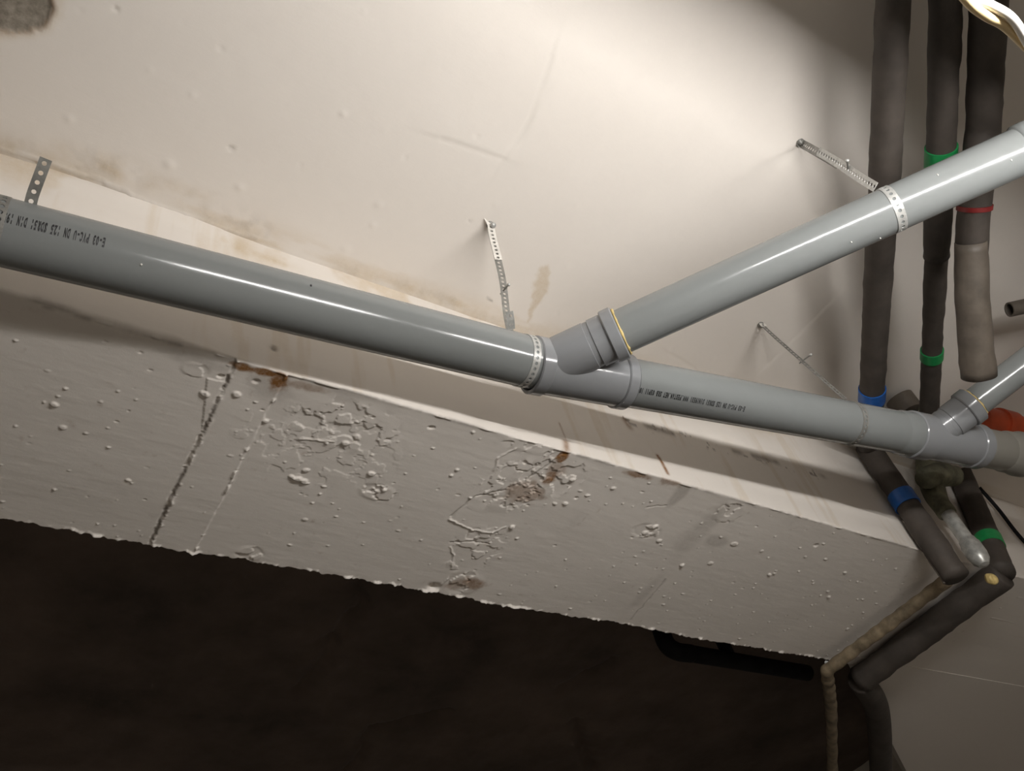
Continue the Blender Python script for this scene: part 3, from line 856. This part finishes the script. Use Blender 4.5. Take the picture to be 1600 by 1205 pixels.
# second pipe: steel core showing in the drop, olive elbow
o = thing('insulated_pipe', 'dark insulated pipe with green tape whose drop shows a bare grey steel tube', 'pipe', at_z(1476, 0, za), GI)
a = [at_z(px, py, za) for px, py in ((1480, -100), (1476, 60), (1471, 215), (1463, 400), (1455, 570), (1452, 640))]
run = lumpy('ceiling_run', a[:4], .036, 'insul', o, seed=11); run2 = lumpy('ceiling_run', a[3:], .031, 'insul', o, seed=12)
dd = (a[3] - a[2]) / np.linalg.norm(a[3] - a[2]); band(run, 'tape', at_z(1470, 247, za), dd, -.034, .034, .040, 'green')
dd = (a[5] - a[4]) / np.linalg.norm(a[5] - a[4]); band(run2, 'tape', at_z(1456, 553, za), dd, -.018, .02, .0345, 'green')
yy = YB - .075
e = catmull([a[-1], at_y(1452, 690, YB - .10), at_y(1452, 735, YB - .09), at_y(1462, 775, yy), at_y(1480, 803, yy)], 8)
link('elbow', tube_mesh('elbow', e, [.033 + .014 * math.sin(min(1, i / (len(e) - 1) * 1.15) * math.pi) for i in range(len(e))], 24), 'insul_olive', o)
e = catmull([at_y(1446, 748, YB - .11), at_y(1468, 742, YB - .11), at_y(1490, 744, YB - .11)], 8)
link('elbow_cover', tube_mesh('elbow_cover', e, [.030 + .016 * math.sin(min(1, (i + 3) / len(e)) * math.pi * .8) for i in range(len(e))], 24), 'insul_olive', o)
st0, st1 = at_y(1476, 796, yy), at_y(1533, 876, yy); ds = (st1 - st0) / np.linalg.norm(st1 - st0)
stl = hard_edges(link('steel_tube', lathe_mesh('steel_tube', st0, ds, [(-.01, .0), (-.01, .0245), (np.linalg.norm(st1 - st0), .0245)], 32), 'steel', o))
ln = np.linalg.norm(st1 - st0)
hard_edges(link('coupling', lathe_mesh('coupling', st0, ds, [(ln * .62, .0245), (ln * .62, .028), (ln * .70, .031), (ln * .72, .034), (ln * .9, .034), (ln * 1.0, .030), (ln * 1.08, .018), (ln * 1.1, 0)], 32), 'steel', stl))

# third pipe: ceiling run in faded wrap, cut off above the fitting
zb_ = CAM_Z + 1.80
o = thing('insulated_pipe', 'dark pipe in a loose faded brown wrap, cut open above the right-hand fitting', 'pipe', at_z(1543, 0, zb_), GI)
a = [at_z(px, py, zb_) for px, py in ((1549, -100), (1543, 50), (1536, 200))] + [at_z(1521, 340, CAM_Z + 1.72), at_z(1518, 400, CAM_Z + 1.69)]
run = lumpy('ceiling_run', a, .041, 'insul', o, seed=21)
b = [at_z(1517, 378, CAM_Z + 1.69), at_z(1519, 470, CAM_Z + 1.62), at_z(1529, 588, CAM_Z + 1.525)]
pth = dens(b[0], b[1], .02)[:-1] + dens(b[1], b[2], .02)
v_ = tube_mesh('loose_wrap', pth, [.040 + .006 * i / len(pth) for i in range(len(pth))], 28, False, .12, 4)
wr = link('loose_wrap', v_, 'insul_old', o); sm = wr.modifiers.new('thickness', 'SOLIDIFY'); sm.thickness = .004
band(run, 'tape', a[2] + (a[3] - a[2]) * .88, (a[3] - a[2]) / np.linalg.norm(a[3] - a[2]), -.006, .006, .0435, 'red')

# fourth: drop behind the steel tube and the thick run under the beam
o = thing('insulated_pipe', 'thick dark insulated pipe with green tape running under the beam at the right', 'pipe', at_y(1515, 735, YB - .06), GI)
d1 = at_z(1566, 897, ZB - .054)
d0 = at_y(1492, 720, YB - .052)
drop = lumpy('drop', [d0, d1], .045, 'insul', o, seed=31)
dn = (d1 - d0) / np.linalg.norm(d1 - d0); band(drop, 'tape', d0 + dn * np.linalg.norm(d1 - d0) * .76, dn, -.024, .03, .0485, 'green')
u0 = d1; zt = d1[2]
u1 = at_z(1345, 1062, zt); u2 = at_z(1372, 1120, zt); u3 = at_z(1377, 1260, zt)
lumpy('under_run', [u0, u0 + (u1 - u0) * .02, u1], .050, 'insul', o, seed=33)
pth = catmull([u1, u2, u3], 14); link('far_run', tube_mesh('far_run', pth, .049, 24), 'insul', o)
bm = bmesh.new(); bmesh.ops.create_icosphere(bm, subdivisions=3, radius=1)
c = at_y(1549, 905, YB - .11)
for v in bm.verts:
    k = 1 + .5 * (float(vnoise(np.array(v.co.x * 2 + 5), np.array(v.co.y * 2 + v.co.z), 6)) - .5); v.co = Vector((v.co.x * .022 * k, v.co.y * .014 * k, v.co.z * .018 * k)) + Vector(c)
me = bpy.data.meshes.new('foam_lump'); bm.to_mesh(me); bm.free(); fl = link('foam_lump', me, 'foam', drop); fl['label'] = 'yellow lump of expanding foam'

# ------------------------------------------------------------------ other pipes at the right edge
zz = CAM_Z + 1.86; q0, q1 = at_z(1577, 484, zz), at_z(1680, 462, zz); dq = (q1 - q0) / np.linalg.norm(q1 - q0)
st = link('pipe_stub', lathe_mesh('pipe_stub', q0, dq, [(0, .019), (0, .0235), (.2, .0235), (.45, .0235), (.45, .019), (.02, .019)], 32, True), 'insul_old'); hard_edges(st)
tag(st, 'open brown pipe stub poking in from the right edge', 'pipe')
zz = CAM_Z + 1.80; q0, q1 = at_z(1528, 655, zz), at_z(1660, 690, zz); dq = (q1 - q0) / np.linalg.norm(q1 - q0)
o = thing('orange_pipe', 'orange plastic pipe behind the right-hand fitting', 'pipe', q0)
hard_edges(link('pipe_body', lathe_mesh('pipe_body', q0, dq, [(0, 0), (0, .05), (.6, .05)], 48), 'orange', o))
hard_edges(link('socket', lathe_mesh('socket', q0, dq, [(.10, .05), (.10, .058), (.17, .058), (.17, .05)], 48), 'orange', o))
cb = catmull([at_y(1530, 762, YB - .03), at_y(1560, 796, YB - .02), at_y(1600, 846, YB - .015), at_y(1660, 900, YB - .015)], 10)
tag(link('cable', tube_mesh('cable', cb, .0075, 10), 'black'), 'thin black cable slanting down the beam at the right edge', 'cable')
# dusty half-round collar on the ceiling behind the main pipe
c = at_z(1418, 640, CAM_Z + 1.95)
tag(hard_edges(link('pipe_rosette', lathe_mesh('pipe_rosette', c, (.25, .1, -1), [(-.05, .05), (.0, .05), (.012, .044), (.016, .02), (.016, 0)], 40), 'insul_old')), 'dusty round wall collar between the two left dark pipes', 'collar')
# black pipe beyond the beam
zk = ZB + .22
k0, k1 = at_z(1045, 1016, zk), at_z(1262, 1052, zk)
o = thing('black_pipe', 'black pipe with an elbow in the dark beyond the beam', 'pipe', k0)
pk = catmull([k0 + np.array([.12, .0, 0]), k0 + np.array([.04, .0, 0]), k0 + np.array([.0, .0, .03]), k0 + np.array([.0, .0, .12]), np.array([k0[0], k0[1], ZC])], 8)
link('elbow', tube_mesh('elbow', pk, .036, 20), 'black', o)
link('straight_run', tube_mesh('straight_run', dens(k0 + np.array([.11, 0, 0]), k1, .1), .034, 20), 'black', o)
kb = k0 + (k1 - k0) * .42
link('riser', tube_mesh('riser', dens(kb, np.array([kb[0], kb[1], ZC]), .1), .028, 16), 'black', o)
# small white clip at the beam's far edge
c = at_z(1294, 1040, ZB - .02)
cl = link('cable_clip', box_mesh('cable_clip', c - np.array([.008, .006, .018]), c + np.array([.008, .006, .018]), .003), 'white_enamel', None, False)
tag(cl, 'tiny white plastic clip at the far beam edge beside the corrugated run', 'clip')
